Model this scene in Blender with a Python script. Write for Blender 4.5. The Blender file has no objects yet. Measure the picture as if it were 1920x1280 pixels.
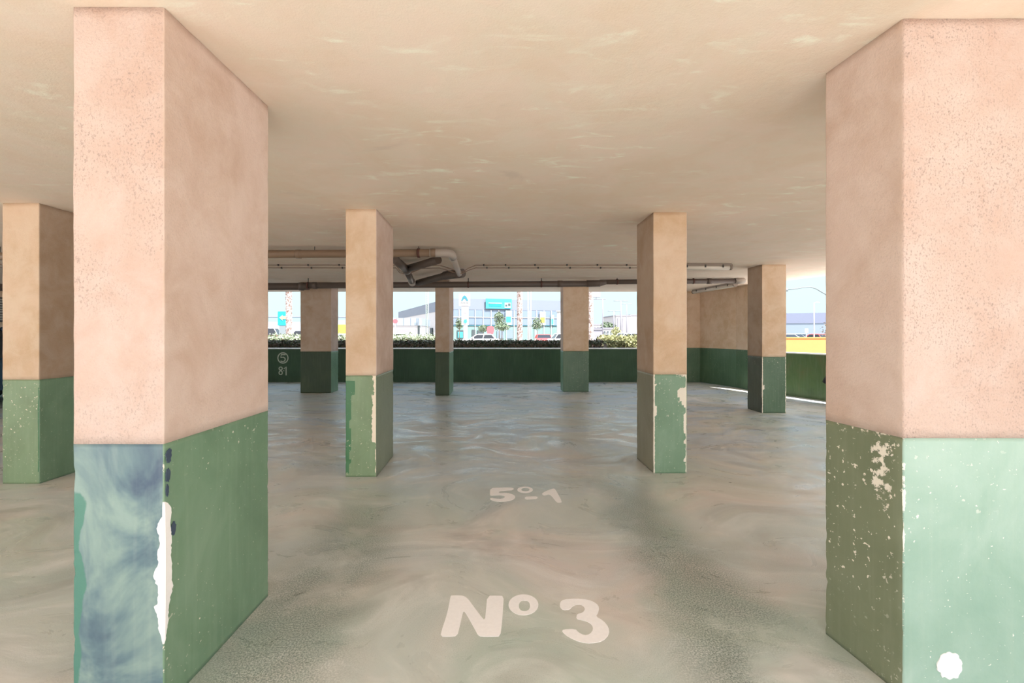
import bpy, bmesh, math, random
from mathutils import Vector, noise as mnoise
from mathutils.geometry import tessellate_polygon
random.seed(7)
sc = bpy.context.scene
COL = sc.collection
F = 853.333; VX, VY = 913.0, 625.0; EYE = 1.393; H = 2.6

# ------------------------------------------------------------------ camera
cd = bpy.data.cameras.new('camera'); cam = bpy.data.objects.new('camera', cd); COL.objects.link(cam)
cam.location = (0, 0, EYE); cam.rotation_euler = (math.pi/2, 0, 0)
cd.lens = 16; cd.sensor_width = 36; cd.clip_end = 2000
cd.shift_x = (960-VX)/1920; cd.shift_y = -(640-VY)/1920
sc.camera = cam
sc.view_settings.view_transform = 'Standard'; sc.view_settings.look = 'None'
sc.view_settings.gamma = 1; sc.view_settings.use_curve_mapping = False
sc.view_settings.exposure = 0.85
sc.cycles.max_bounces = 16; sc.cycles.diffuse_bounces = 10; sc.cycles.glossy_bounces = 6

# ------------------------------------------------------------------ node helper
class NT:
    def __init__(s, tree):
        s.t = tree; s.n = tree.nodes; s.l = tree.links
    def node(s, typ, **kw):
        n = s.n.new(typ)
        for k, v in kw.items(): setattr(n, k, v)
        return n
    def put(s, sock, v):
        if isinstance(v, bpy.types.NodeSocket): s.l.new(v, sock)
        elif v is not None:
            if sock.type == 'RGBA' and len(v) == 3: v = (*v, 1)
            sock.default_value = v
    def math(s, op, a, b=None, c=None, clamp=False):
        n = s.node('ShaderNodeMath', operation=op); n.use_clamp = clamp
        s.put(n.inputs[0], a); s.put(n.inputs[1], b); s.put(n.inputs[2], c)
        return n.outputs[0]
    def vmul(s, v, k):
        n = s.node('ShaderNodeVectorMath', operation='MULTIPLY'); s.put(n.inputs[0], v); s.put(n.inputs[1], k); return n.outputs[0]
    def vadd(s, v, k):
        n = s.node('ShaderNodeVectorMath', operation='ADD'); s.put(n.inputs[0], v); s.put(n.inputs[1], k); return n.outputs[0]
    def pos(s): return s.node('ShaderNodeNewGeometry').outputs['Position']
    def noise(s, v, scale, detail=4, rough=.55, dist=0, color=False):
        n = s.node('ShaderNodeTexNoise'); s.put(n.inputs['Vector'], v); n.inputs['Scale'].default_value = scale
        n.inputs['Detail'].default_value = detail; n.inputs['Roughness'].default_value = rough; n.inputs['Distortion'].default_value = dist
        return n.outputs[1 if color else 0]
    def mix(s, f, a, b):
        n = s.node('ShaderNodeMix', data_type='RGBA'); s.put(n.inputs[0], f); s.put(n.inputs[6], a); s.put(n.inputs[7], b); return n.outputs[2]
    def step(s, v, lo, hi, a=0, b=1):
        n = s.node('ShaderNodeMapRange', interpolation_type='SMOOTHSTEP'); s.put(n.inputs[0], v)
        for i, k in ((1, lo), (2, hi), (3, a), (4, b)): n.inputs[i].default_value = k
        return n.outputs[0]
    def attr(s, name): return s.node('ShaderNodeAttribute', attribute_name=name).outputs['Fac']
    def bump(s, h, strength=.3, dist=.01):
        n = s.node('ShaderNodeBump'); s.put(n.inputs['Height'], h); n.inputs['Strength'].default_value = strength; n.inputs['Distance'].default_value = dist
        return n.outputs[0]

def L(r, g, b):
    f = lambda c: (c/255/12.92 if c <= 10 else ((c/255+.055)/1.055)**2.4)
    return (f(r), f(g), f(b))

def newmat(name):
    m = bpy.data.materials.new(name); m.use_nodes = True
    nt = NT(m.node_tree); b = m.node_tree.nodes['Principled BSDF']
    return m, nt, b
def plain(name, col, rough=.6, metal=0, var=.08, vs=6.0):
    m, n, b = newmat(name)
    f = n.noise(n.pos(), vs, 3)
    n.put(b.inputs['Base Color'], n.mix(f, [c*(1-var) for c in col], [min(1, c*(1+var)) for c in col]))
    b.inputs['Roughness'].default_value = rough; b.inputs['Metallic'].default_value = metal
    return m

# ------------------------------------------------------------------ world + sun
w = bpy.data.worlds.new('sky'); sc.world = w; w.use_nodes = True
n = NT(w.node_tree); bg = w.node_tree.nodes['Background']
tc = n.node('ShaderNodeTexCoord'); sep = n.node('ShaderNodeSeparateXYZ'); n.put(sep.inputs[0], tc.outputs['Generated'])
up = n.step(sep.outputs['Z'], -.02, .7)
front = n.mix(up, (.47, .62, .64), (.75, 1.0, 1.25))
# the sky is far brighter on the sun's side (behind the camera, to the right)
sd = Vector((.364, -.5, 1)).normalized()
dot = n.node('ShaderNodeVectorMath', operation='DOT_PRODUCT'); n.put(dot.inputs[0], tc.outputs['Generated']); dot.inputs[1].default_value = sd
back = n.step(sep.outputs['Y'], .25, -.6)
glow = n.mix(back, front, (1.55, 1.62, 1.75))
n.put(bg.inputs['Color'], glow); bg.inputs['Strength'].default_value = 1.0
sl = bpy.data.lights.new('sun', 'SUN'); sl.energy = 11.0; sl.angle = .009; sl.color = (1, .96, .93)
so = bpy.data.objects.new('sun', sl); COL.objects.link(so); so.location = (6, -8, 16)
so.rotation_euler = Vector((-.364, .5, -1)).to_track_quat('-Z', 'Y').to_euler()

# ------------------------------------------------------------------ object helpers
def P(px, py, Z):
    return Vector(((px-VX)/F*Z, Z, EYE-(py-VY)/F*Z))
def FL(px, py, z=0.0):
    Z = (EYE-z)*F/(py-VY); return Vector(((px-VX)/F*Z, Z, z))
def tag(o, label=None, cat=None, group=None, kind=None):
    for k, v in (('label', label), ('category', cat), ('group', group), ('kind', kind)):
        if v: o[k] = v
    return o
def empty(name, loc, label=None, cat=None, group=None):
    o = bpy.data.objects.new(name, None); COL.objects.link(o); o.location = loc; o.empty_display_size = .1
    return tag(o, label, cat, group)
def link(name, bm, mats, parent=None, smooth=False, origin=None):
    """bm holds world coordinates; a child is stored relative to its thing's Empty"""
    if parent is not None:
        off = Vector((0, 0, 0)); q = parent
        while q is not None: off += Vector(q.location); q = q.parent
    else: off = Vector(origin) if origin is not None else Vector((0, 0, 0))
    bmesh.ops.translate(bm, verts=bm.verts, vec=-off)
    me = bpy.data.meshes.new(name); bm.normal_update(); bm.to_mesh(me); bm.free()
    if smooth:
        for p in me.polygons: p.use_smooth = True
    for m in (mats if isinstance(mats, (list, tuple)) else [mats]): me.materials.append(m)
    o = bpy.data.objects.new(name, me); COL.objects.link(o)
    if parent is not None: o.parent = parent
    else: o.location = off
    return o
def B(): return bmesh.new()
def box(bm, x0, x1, y0, y1, z0, z1, bev=0, seg=2, mi=0):
    r = bmesh.ops.create_cube(bm, size=1)
    for v in r['verts']:
        v.co = Vector((x0+(v.co.x+.5)*(x1-x0), y0+(v.co.y+.5)*(y1-y0), z0+(v.co.z+.5)*(z1-z0)))
    fs = {f for v in r['verts'] for f in v.link_faces}
    for f in fs: f.material_index = mi
    if bev > 0:
        es = {e for v in r['verts'] for e in v.link_edges}
        bmesh.ops.bevel(bm, geom=list(es), offset=bev, segments=seg, profile=.5, affect='EDGES', material=-1)
    return bm
def prism(bm, pts, z0, z1, mi=0):
    a = [bm.verts.new((p[0], p[1], z0)) for p in pts]; b = [bm.verts.new((p[0], p[1], z1)) for p in pts]
    k = len(pts); fs = [bm.faces.new(a[::-1]), bm.faces.new(b)]
    for i in range(k): fs.append(bm.faces.new((a[i], a[(i+1) % k], b[(i+1) % k], b[i])))
    for f in fs: f.material_index = mi
    bmesh.ops.recalc_face_normals(bm, faces=fs)
    return bm
def obox(bm, c, ax, hl, hw, z0, z1, mi=0):
    """box of half length hl along the unit xy direction ax, half width hw"""
    ax = Vector(ax[:2]).normalized(); pr = Vector((-ax.y, ax.x)); c = Vector(c[:2])
    return prism(bm, [c-ax*hl-pr*hw, c+ax*hl-pr*hw, c+ax*hl+pr*hw, c-ax*hl+pr*hw], z0, z1, mi)
def plate(bm, pts3, nrm, t, mi=0):
    """solid plate: polygon of 3D points pushed along nrm by t"""
    nrm = Vector(nrm).normalized()*t
    a = [bm.verts.new(p) for p in pts3]; b = [bm.verts.new(Vector(p)+nrm) for p in pts3]
    k = len(a); fs = []
    for t in tessellate_polygon([[Vector(p) for p in pts3]]):
        fs += [bm.faces.new([a[i] for i in t]), bm.faces.new([b[i] for i in t])]
    for i in range(k): fs.append(bm.faces.new((a[i], b[i], b[(i+1) % k], a[(i+1) % k])))
    for f in fs: f.material_index = mi
    bmesh.ops.recalc_face_normals(bm, faces=bm.faces)
    return bm
def ring_plate(bm, outer, inner, nrm, t):
    nrm = Vector(nrm).normalized()*t; k = len(outer)
    A = [bm.verts.new(p) for p in outer]; I = [bm.verts.new(p) for p in inner]
    A2 = [bm.verts.new(Vector(p)+nrm) for p in outer]; I2 = [bm.verts.new(Vector(p)+nrm) for p in inner]
    for i in range(k):
        j = (i+1) % k
        bm.faces.new((A[i], A[j], I[j], I[i])); bm.faces.new((A2[j], A2[i], I2[i], I2[j]))
        bm.faces.new((A[i], A2[i], A2[j], A[j])); bm.faces.new((I[j], I2[j], I2[i], I[i]))
    bmesh.ops.recalc_face_normals(bm, faces=bm.faces)
    return bm
def tube(bm, pts, r, seg=14, caps=True, fillet=0, fseg=6):
    pts = [Vector(p) for p in pts]
    if fillet and len(pts) > 2:
        out = [pts[0]]
        for i in range(1, len(pts)-1):
            a, b, c = pts[i-1], pts[i], pts[i+1]
            d1 = (a-b); d2 = (c-b); q = min(fillet, d1.length*.48, d2.length*.48)
            p1 = b+d1.normalized()*q; p2 = b+d2.normalized()*q
            for k in range(fseg+1):
                t = k/fseg; out.append((1-t)**2*p1+2*t*(1-t)*b+t*t*p2)
        out.append(pts[-1]); pts = out
    rr = r if isinstance(r, (list, tuple)) else [r]*len(pts)
    rings = []; ref = None
    for i, p in enumerate(pts):
        d = (pts[min(i+1, len(pts)-1)]-pts[max(i-1, 0)]).normalized()
        if ref is None:
            ref = d.cross(Vector((0, 0, 1)))
            if ref.length < .1: ref = d.cross(Vector((1, 0, 0)))
        ref = (ref-d*ref.dot(d)).normalized(); o2 = d.cross(ref)
        rings.append([bm.verts.new(p+(ref*math.cos(2*math.pi*k/seg)+o2*math.sin(2*math.pi*k/seg))*rr[i]) for k in range(seg)])
    for a, b in zip(rings, rings[1:]):
        for k in range(seg):
            f = bm.faces.new((a[k], a[(k+1) % seg], b[(k+1) % seg], b[k])); f.smooth = True
    if caps: bm.faces.new(rings[0][::-1]); bm.faces.new(rings[-1])
    return bm
def struct(name, bm, m, **k):
    o = link(name, bm, m, **k); o['kind'] = 'structure'; return o

# ------------------------------------------------------------------ materials
def plaster(name, a, b, c, grain=0.0, smear=0.0, bumpk=.35):
    m, n, p = newmat(name); v = n.pos()
    big = n.step(n.noise(v, 1.6, 6, .65, .5), .36, .64)
    mid = n.step(n.noise(v, 4.5, 6, .65, .6), .35, .7)
    col = n.mix(big, a, b)
    col = n.mix(n.math('MULTIPLY', mid, .55), col, c)
    if grain:
        gn = n.noise(n.vmul(v, (1, 1, .7)), 150, 3, .65); zone = n.step(n.noise(v, 2.6, 3, .5), .30, .6)
        k = n.math('MULTIPLY', n.step(gn, .50, .72), n.math('MULTIPLY', zone, grain))
        col = n.mix(k, col, [x*.55 for x in a])
    if smear:
        sv = n.vmul(v, (1, 2.6, 1)); s1 = n.noise(sv, 3.0, 7, .62, .6); s2 = n.noise(v, .7, 2)
        k = n.math('MULTIPLY', n.step(s1, .54, .74), n.step(s2, .36, .60))
        col = n.mix(n.math('MULTIPLY', k, smear), col, [min(.92, x*1.28+.03) for x in a])
        k2 = n.step(n.noise(n.vmul(v, (1, 1.7, 1)), 1.1, 6, .6, .8), .62, .74)
        col = n.mix(n.math('MULTIPLY', k2, smear*.55), col, [x*.8 for x in a])
        dots = n.math('MULTIPLY', n.step(n.noise(v, 34, 2), .79, .81), n.step(n.noise(v, 1.4, 2), .58, .66))
        col = n.mix(dots, col, L(110, 85, 65))
    n.put(p.inputs['Base Color'], col); p.inputs['Roughness'].default_value = .85
    p.inputs['Specular IOR Level'].default_value = .25
    h = n.math('ADD', n.noise(v, 110, 4, .7), n.math('MULTIPLY', n.noise(v, 14, 4), 1.6))
    n.put(p.inputs['Normal'], n.bump(h, bumpk, .006))
    return m
M = {}
M['plaster_rough'] = plaster('rough pink plaster', (.60, .455, .385), (.55, .39, .315), (.65, .53, .475), grain=.9, bumpk=.9)
M['plaster'] = plaster('pink plaster', (.65, .50, .425), (.56, .405, .32), (.72, .59, .52), grain=.25)
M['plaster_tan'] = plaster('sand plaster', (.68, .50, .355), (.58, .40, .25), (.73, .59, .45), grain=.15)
M['plaster_shade'] = plaster('shaded plaster', (.46, .34, .25), (.40, .28, .19), (.50, .40, .32), grain=.15)  # shade of the less lit faces put into the plaster colour
M['ceiling'] = plaster('ceiling plaster', (.85, .70, .59), (.80, .65, .52), (.80, .72, .60), smear=1.0, bumpk=.25)

def paint(name, stops, edge_col=(.80, .74, .62), spots=.0, gloss=.42, streak=.05, touch=None, nscale=2.4, spotzone=.5):
    """green dado paint: noise blended tones, worn corners from the mesh's wear attribute"""
    m, n, p = newmat(name); v = n.pos()
    t = n.noise(n.vmul(v, (1, 1, .8)), nscale, 5, .6, .5)
    r = n.node('ShaderNodeValToRGB'); n.put(r.inputs[0], t); el = r.color_ramp.elements
    for i, (q, c) in enumerate(stops):
        e = el[i] if i < 2 else el.new(q)
        e.position = q; e.color = (*c, 1)
    col = r.outputs[0]
    st = n.noise(n.vmul(v, (40, 40, 2.2)), 1, 4)
    col = n.mix(n.math('MULTIPLY', n.step(st, .45, .75), streak), col, (.62, .66, .55))
    if touch: col = n.mix(n.step(n.math('ADD', n.attr('touch'), n.math('MULTIPLY', n.math('SUBTRACT', n.noise(v, 9, 5), .5), .55)), .46, .56), col, touch)
    nz = n.noise(v, 26, 8, .72)
    wv = n.math('ADD', n.attr('wear'), n.math('MULTIPLY', n.math('SUBTRACT', nz, .5), 1.25))
    chip = n.step(wv, .60, .64)
    if spots:
        z = n.step(n.noise(n.vadd(v, (3.1, 7.7, 1.3)), 1.7, 3, .5), spotzone, spotzone+.14)
        s = n.step(n.noise(v, 38, 3, .55), .70-spots*.06, .715-spots*.06)
        chip = n.math('MAXIMUM', chip, n.math('MULTIPLY', s, z))
        s2 = n.step(n.noise(v, 85, 2, .5), .73, .74)
        chip = n.math('MAXIMUM', chip, n.math('MULTIPLY', s2, .8))
    col = n.mix(chip, col, edge_col)
    n.put(p.inputs['Base Color'], col)
    n.put(p.inputs['Roughness'], n.math('ADD', gloss, n.math('MULTIPLY', chip, .4)))
    h = n.math('SUBTRACT', n.math('MULTIPLY', n.noise(v, 60, 4), .35), chip)
    n.put(p.inputs['Normal'], n.bump(h, .5, .003))
    return m
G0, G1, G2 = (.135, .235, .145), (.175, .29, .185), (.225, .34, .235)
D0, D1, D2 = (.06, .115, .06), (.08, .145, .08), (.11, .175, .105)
M['g_side'] = paint('green paint', [(.3, G0), (.55, G1), (.75, G2)], spots=.4)
M['g_shade'] = paint('shaded green paint', [(.3, D0), (.55, D1), (.75, D2)], spots=.2)  # same green with the shade of the rear rows painted in
M['g_dimside'] = paint('dim side green paint', [(.3, (.17, .20, .12)), (.55, (.21, .24, .15)), (.78, (.24, .27, .18))], spots=.9, edge_col=(.86, .80, .68), spotzone=.46)  # left face: weaker, browner light put into the green
M['g_warmshade'] = paint('warm shaded green paint', [(.3, (.215, .20, .125)), (.55, (.26, .24, .16)), (.78, (.23, .25, .155))], spots=.5)  # brown cast of the shaded left face mixed into the green
M['g_sage'] = paint('sage green paint', [(.3, (.19, .23, .155)), (.55, (.225, .265, .185)), (.78, (.25, .29, .21))], spots=.3)
M['g_umbershade'] = paint('umber shaded green paint', [(.3, (.06, .07, .04)), (.55, (.085, .09, .055)), (.78, (.075, .10, .055))], spots=.2)  # rear left face, its shade and brown cast painted into the green
M['g_litface'] = paint('front lit green paint', [(.3, (.22, .36, .28)), (.5, (.29, .43, .35)), (.72, (.37, .50, .43))], spots=.5, edge_col=(.86, .84, .76))  # strong cool light on the front face painted as paler green
M['g_blue'] = paint('blue green repainted patch', [(.36, (.045, .08, .13)), (.46, (.11, .18, .20)), (.56, (.21, .30, .27)), (.70, (.27, .36, .32))],
                    touch=(.07, .20, .15), edge_col=(.90, .88, .84), nscale=3.0)
M['g_touch'] = paint('faded green paint', [(.3, (.17, .24, .125)), (.55, (.21, .30, .165)), (.78, (.24, .33, .20))], touch=(.055, .17, .07), spots=.6, edge_col=(.87, .76, .60))
M['g_deepshade'] = paint('heavily shaded green paint', [(.3, (.02, .04, .015)), (.55, (.03, .052, .02)), (.78, (.042, .065, .026))], gloss=.6, streak=.03)  # shade on the rear pillar fronts painted as darker green
M['g_wall'] = paint('shaded wall green paint', [(.3, (.012, .045, .014)), (.55, (.018, .060, .020)), (.78, (.028, .075, .028))], gloss=.6, streak=.03)  # green darkened to carry the shade on the back wall
M['g_rwall'] = paint('yellowish green paint', [(.3, (.065, .115, .035)), (.5, (.09, .15, .05)), (.78, (.14, .13, .05))], gloss=.4, streak=.05)

# floor: power-floated concrete with green tyre marks in the bay and pink dust
m, n, p = newmat('stained concrete'); v = n.pos(); M['floor'] = m
sp = n.node('ShaderNodeSeparateXYZ'); n.put(sp.inputs[0], v)
wv = n.noise(v, .9, 1, .4, 0, True)
warp = n.vadd(v, n.vmul(n.vadd(wv, (-.5, -.5, -.5)), (1.1, 1.1, 0)))
big = n.noise(warp, .55, 4, .55)
col = n.mix(n.step(big, .40, .60), (.53, .575, .54), (.64, .61, .56))
pk = n.noise(n.vadd(warp, (11, 4, 0)), .8, 4, .6)
col = n.mix(n.math('MULTIPLY', n.step(pk, .50, .68), .65), col, (.67, .55, .50))
gr = n.noise(n.vadd(warp, (-7, 19, 0)), .75, 4, .6)
nearz = n.step(sp.outputs['Y'], 4.6, 2.2)
col = n.mix(n.math('MULTIPLY', n.step(gr, .44, .60), n.math('ADD', .25, n.math('MULTIPLY', nearz, .45))), col, (.41, .515, .455))
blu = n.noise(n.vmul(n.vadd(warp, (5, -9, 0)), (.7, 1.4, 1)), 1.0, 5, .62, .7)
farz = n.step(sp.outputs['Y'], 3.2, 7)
col = n.mix(n.math('MULTIPLY', n.step(blu, .46, .62), n.math('ADD', .15, n.math('MULTIPLY', farz, .7))), col, (.46, .55, .65))  # skylight sheen painted as blue, stronger towards the back
# trowel swirls
sw = n.noise(n.vmul(warp, (1, 1.9, 1)), 2.3, 7, .60, .9)
col = n.mix(n.math('MULTIPLY', n.step(sw, .46, .74), .42), col, (.86, .85, .83))
dk_ = n.noise(n.vmul(n.vadd(warp, (3, 8, 0)), (1, 1.6, 1)), 1.5, 6, .6, .3)
col = n.mix(n.step(dk_, .47, .72, 0, .45), col, (.31, .30, .27))
# tyre marks along the bay
for x0, wd, y1, st in ((-.92, .24, 3.6, .85), (1.16, .23, 4.0, .95)):
    xx = n.math('ADD', sp.outputs['X'], n.math('MULTIPLY', n.math('SUBTRACT', n.noise(v, 1.6, 4), .5), .35))
    d = n.math('ABSOLUTE', n.math('SUBTRACT', xx, x0))
    k = n.math('MULTIPLY', n.step(d, wd*1.9, wd*.35), n.step(sp.outputs['Y'], y1+.9, y1-.3))
    k = n.math('MULTIPLY', k, n.step(n.noise(v, 130, 3, .65), .34, .62))
    k = n.math('MULTIPLY', k, n.step(n.noise(v, 1.9, 4), .30, .52))
    col = n.mix(n.math('MULTIPLY', k, st), col, (.135, .185, .155))
# sand grain
g1 = n.noise(v, 210, 3, .65)
gz = n.step(n.noise(v, 1.7, 4), .36, .6)
col = n.mix(n.math('MULTIPLY', n.step(g1, .54, .68), n.math('MULTIPLY', gz, .45)), col, (.76, .73, .68))
col = n.mix(n.math('MULTIPLY', n.step(g1, .46, .32), n.math('MULTIPLY', gz, .45)), col, (.20, .21, .19))
pit = n.step(n.noise(v, 9, 1), .80, .815); col = n.mix(n.math('MULTIPLY', pit, .8), col, (.09, .085, .08))
n.put(p.inputs['Base Color'], col)
n.put(p.inputs['Roughness'], n.step(sw, .35, .65, .26, .50))
p.inputs['Specular IOR Level'].default_value = .55
n.put(p.inputs['Normal'], n.bump(n.math('ADD', n.math('MULTIPLY', g1, .05), n.math('MULTIPLY', sw, .9)), .16, .02))

M['white_paint'] = plain('worn white floor paint', (.92, .91, .92), .6, var=.06, vs=60)
M['wall_paint'] = plain('faded stencil paint', (.42, .46, .36), .6)
M['filler'] = plain('white filler plaster', (.90, .87, .85), .8, var=.05, vs=40)
M['coping'] = plain('white coping', (.86, .85, .82), .5)
M['outer'] = plain('sunlit ochre render', (.36, .17, .05), .8)
M['facade'] = plain('upper storey render', (.62, .50, .38), .85)
M['pvc'] = plain('brown painted pvc', (.25, .165, .105), .45)
M['pvc_grey'] = plain('dusty grey pvc', (.10, .072, .056), .5)
M['pvc_light'] = plain('pale pvc', (.42, .36, .31), .5)
M['rust'] = plain('rust red clamp', (.085, .03, .02), .6)
M['steel'] = plain('dark steel', (.05, .045, .04), .5, .6)
M['conduit'] = plain('painted conduit', (.28, .18, .13), .5)
M['lamp_body'] = plain('grey lamp body', (.22, .17, .13), .5)
M['lamp_tube'] = plain('milky lamp cover', (.56, .50, .42), .3)
M['rubber'] = plain('black rubber', (.012, .012, .013), .7)
M['chrome'] = plain('silver metal', (.6, .6, .6), .3, .9)
M['glassdark'] = plain('dark car glass', (.012, .014, .018), .12)
M['ground'] = plain('sunlit paving', (.42, .385, .36), .9, var=.1, vs=.6)
M['asphalt'] = plain('asphalt', (.16, .16, .165), .9)

# ------------------------------------------------------------------ the setting
def grid_poly(bm, pts, z): bm.faces.new([bm.verts.new((x, y, z)) for x, y in pts])
slope = -.31
def wx(y, off=0): return 6.5+(11.05-y)*.31+off     # right-hand low wall line
FY0 = -2.1
bm = B(); prism(bm, [(-12.4, FY0), (wx(FY0)+.25, FY0), (wx(11.05)+.2, 11.05), (6.75, 13.25), (-12.4, 13.25)], -.25, 0)
struct('floor', bm, M['floor'])
bm = B(); prism(bm, [(-200, -120), (200, -120), (200, 420), (-200, 420)], -.6, -.04)
struct('floor_outside_ground', bm, M['ground'])
cp = [(-12.6, FY0), (wx(FY0, .12), FY0), (wx(11.05, .12), 11.05), (6.72, 11.4), (6.5, 13.2), (-12.6, 13.2)]
bm = B(); prism(bm, cp, H, H+.3); struct('ceiling', bm, M['ceiling'])
bm = B(); prism(bm, cp, H+.301, 9.5); struct('wall_upper_storeys', bm, M['facade'])

def band_wall(name, poly, z1, gm, split=.964, top=None):
    """a wall whose lower band is green paint and whose upper part is plaster"""
    bm = B(); prism(bm, poly, 0, min(z1, split), 0)
    if z1 > split: prism(bm, poly, split, z1, 1)
    return struct(name, bm, [gm, M['plaster_tan']])
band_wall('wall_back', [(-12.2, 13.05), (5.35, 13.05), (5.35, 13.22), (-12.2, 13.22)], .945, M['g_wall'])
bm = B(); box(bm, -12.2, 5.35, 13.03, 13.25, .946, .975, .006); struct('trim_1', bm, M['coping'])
band_wall('wall_corner', [(5.351, 13.05), (6.11, 13.05), (6.44, 11.77), (6.43, 11.06), (6.60, 11.06), (6.66, 11.8), (6.42, 13.19), (5.351, 13.19)], H-.001, M['g_shade'], .985)
nd = Vector((-.296, .955)); nn = Vector((.955, .296))
a = Vector((wx(11.05), 11.05)); b = Vector((wx(-3), -3)); off = nn*.16
bm = B(); prism(bm, [a, b, b+off, a+off], 0, .945); struct('wall_right', bm, M['g_rwall'])
bm = B(); prism(bm, [a-nn*.01, b-nn*.01, b+off+nn*.01, a+off+nn*.01], .946, .972); struct('trim_2', bm, M['coping'])
band_wall('wall_left', [(-12.4, 7.6), (-12.2, 7.6), (-12.2, 13.2), (-12.4, 13.2)], H-.001, M['g_side'], 1.0)
band_wall('wall_left_unseen_low', [(-12.4, FY0), (-12.2, FY0), (-12.2, 7.598), (-12.4, 7.598)], .95, M['g_side'], 1.0)  # unseen stretch, kept low to let side light reach the floor

# ------------------------------------------------------------------ pillars
GRP = 'pink plaster pillars with a green painted base'
def pillar(pts, label, gh=.98, faces=None, up=None, wear=None, touch=None, rough=.0025, fine=.02):
    """pts: near left, near right, far right, far left corners in the ground plan"""
    pts = [Vector(q) for q in pts]; c = sum(pts, Vector((0, 0)))/4
    root = empty('pillar', (c.x, c.y, 0), label, 'pillar', GRP)
    faces = faces or ['g_side']*4; up = up or ['plaster']*4
    R = .007
    # ring of samples: (x, y, face, distance along the face, face length, distance to nearest corner)
    ring = []
    for i in range(4):
        a, b = pts[i], pts[(i+1) % 4]; d = (b-a); Ln = d.length; d.normalize(); out = Vector((d.y, -d.x))
        k = max(4, int(Ln/fine)); prev = pts[i-1]; pd = (a-prev).normalized(); pout = Vector((pd.y, -pd.x))
        cc = a + d*R - out*R
        for t in (.25, .5, .75):                      # rounded corner before this face
            o = (pout*(1-t)+out*t).normalized(); ring.append((cc+o*R, o, i, 0, Ln))
        for j in range(k+1):
            u = R+(Ln-2*R)*j/k; ring.append((a+d*u, out, i, u, Ln))
    def build(z0, z1, nz, name, mats, painted):
        bm = B(); lw = bm.verts.layers.float.new('wear'); lt = bm.verts.layers.float.new('touch')
        rows = []
        for r in range(nz+1):
            z = z0+(z1-z0)*r/nz; row = []
            for (q, o, f, u, Ln) in ring:
                nz_ = mnoise.noise(Vector((q.x*7, q.y*7, z*7)))*rough + mnoise.noise(Vector((q.x*31, q.y*31, z*31)))*rough*.4
                dc = min(u, Ln-u)
                if painted and dc < .02: nz_ -= max(0, mnoise.noise(Vector((q.x*2, q.y*2, z*23)))-.15)*.010
                vv = bm.verts.new((q.x+o.x*nz_, q.y+o.y*nz_, z))
                if painted:
                    base = .42*math.exp(-dc/.007)
                    if z1-z < .02: base = max(base, .08)
                    wz = wear(f, u, z, Ln, dc) if wear else 0
                    vv[lw] = max(base, wz); vv[lt] = touch(f, u, z, Ln) if touch else 0
                row.append(vv)
            rows.append(row)
        N = len(ring)
        for r in range(nz):
            for k in range(N):
                k2 = (k+1) % N; f = bm.faces.new((rows[r][k], rows[r][k2], rows[r+1][k2], rows[r+1][k]))
                f.material_index = ring[k2][2] if ring[k2][3] > 0 or ring[k][3] == 0 else ring[k][2]; f.smooth = True
        bm.faces.new(rows[0][::-1]); bm.faces.new(rows[-1])
        return link(name, bm, mats, root)
    build(0, gh, int(gh/.02), 'painted_base', [M[q] for q in faces], True)
    build(gh+.0002, H-.0005, 40, 'plaster_shaft', [M[q] for q in up], False)
    return root
def qd(xn, yn, w0, s, d):   # helper: rectangle from near inner corner
    return None
def nz1(z, s=9, o=0): return mnoise.noise(Vector((o, 3.3, z*s)))

def wear_ln(f, u, z, Ln, dc):
    w = 0
    if f == 0 and Ln-u < .03: w = .75*math.exp(-(Ln-u)/.010)*(1 if z > .1 else .7)
    if f == 1 and u < .03: w = .5*math.exp(-u/.008)
    if f == 1 and Ln-u < .02: w = .55*math.exp(-(Ln-u)/.006)
    return w
near_left = pillar([(-1.532, 1.683), (-1.195, 1.683), (-1.163, 2.423), (-1.50, 2.423)],
    'nearest pillar on the left, its green base smeared blue and patched with white filler at the corner',
    gh=.984, faces=['g_blue', 'g_side', 'g_side', 'g_side'], up=['plaster_rough', 'plaster', 'plaster', 'plaster'], wear=wear_ln,
    touch=lambda f, u, z, Ln: (.72*math.exp(-max(0, u-.03-.035*nz1(z, 5))/.02)*min(1, max(0, (.90-z)/.14)) if f == 0 else 0))
def wear_rn(f, u, z, Ln, dc):
    w = 0
    if f == 0 and u < .2: w = .62*math.exp(-u/.028)*(1.1 if .55 < z < .9 else .75)
    if f == 3 and z > .45: w = .66*math.exp(-((Ln-u-.09)/.10)**2)*(1-math.exp(-((z-.45)/.2)**2))
    if f == 3 and Ln-u < .03: w = max(w, .6*math.exp(-(Ln-u)/.008))
    if f == 3 and .15 < Ln-u < .24 and z > .80 and z < .95: w = max(w, .42)
    if z > .955: w = max(w, .50 if f == 3 else .40)
    return w
near_right = pillar([(1.597, 1.745), (2.20, 1.745), (2.18, 2.117), (1.573, 2.117)],
    'nearest pillar on the right, its green base paled with painted light, chipped and with a round white spot low down',
    gh=.992, faces=['g_litface', 'g_side', 'g_side', 'g_dimside'], up=['plaster_rough', 'plaster', 'plaster', 'plaster'], wear=wear_rn)
def wear_lm(f, u, z, Ln, dc):
    w = 0
    if f == 0:
        q = Ln-u; wd = .032 if z > .33 else .006
        if z > .80: wd = .018+.03*max(0, nz1(z, 14))
        wd *= 1+.5*nz1(z, 11, 5)
        if q < wd*1.6: w = .95 if q < wd else .6
        if z > .5 and .04 < q < .075 : w = max(w, .38)
        if .60 < z < .92 and .12 < q < .15: w = max(w, .40)
    return w
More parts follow.
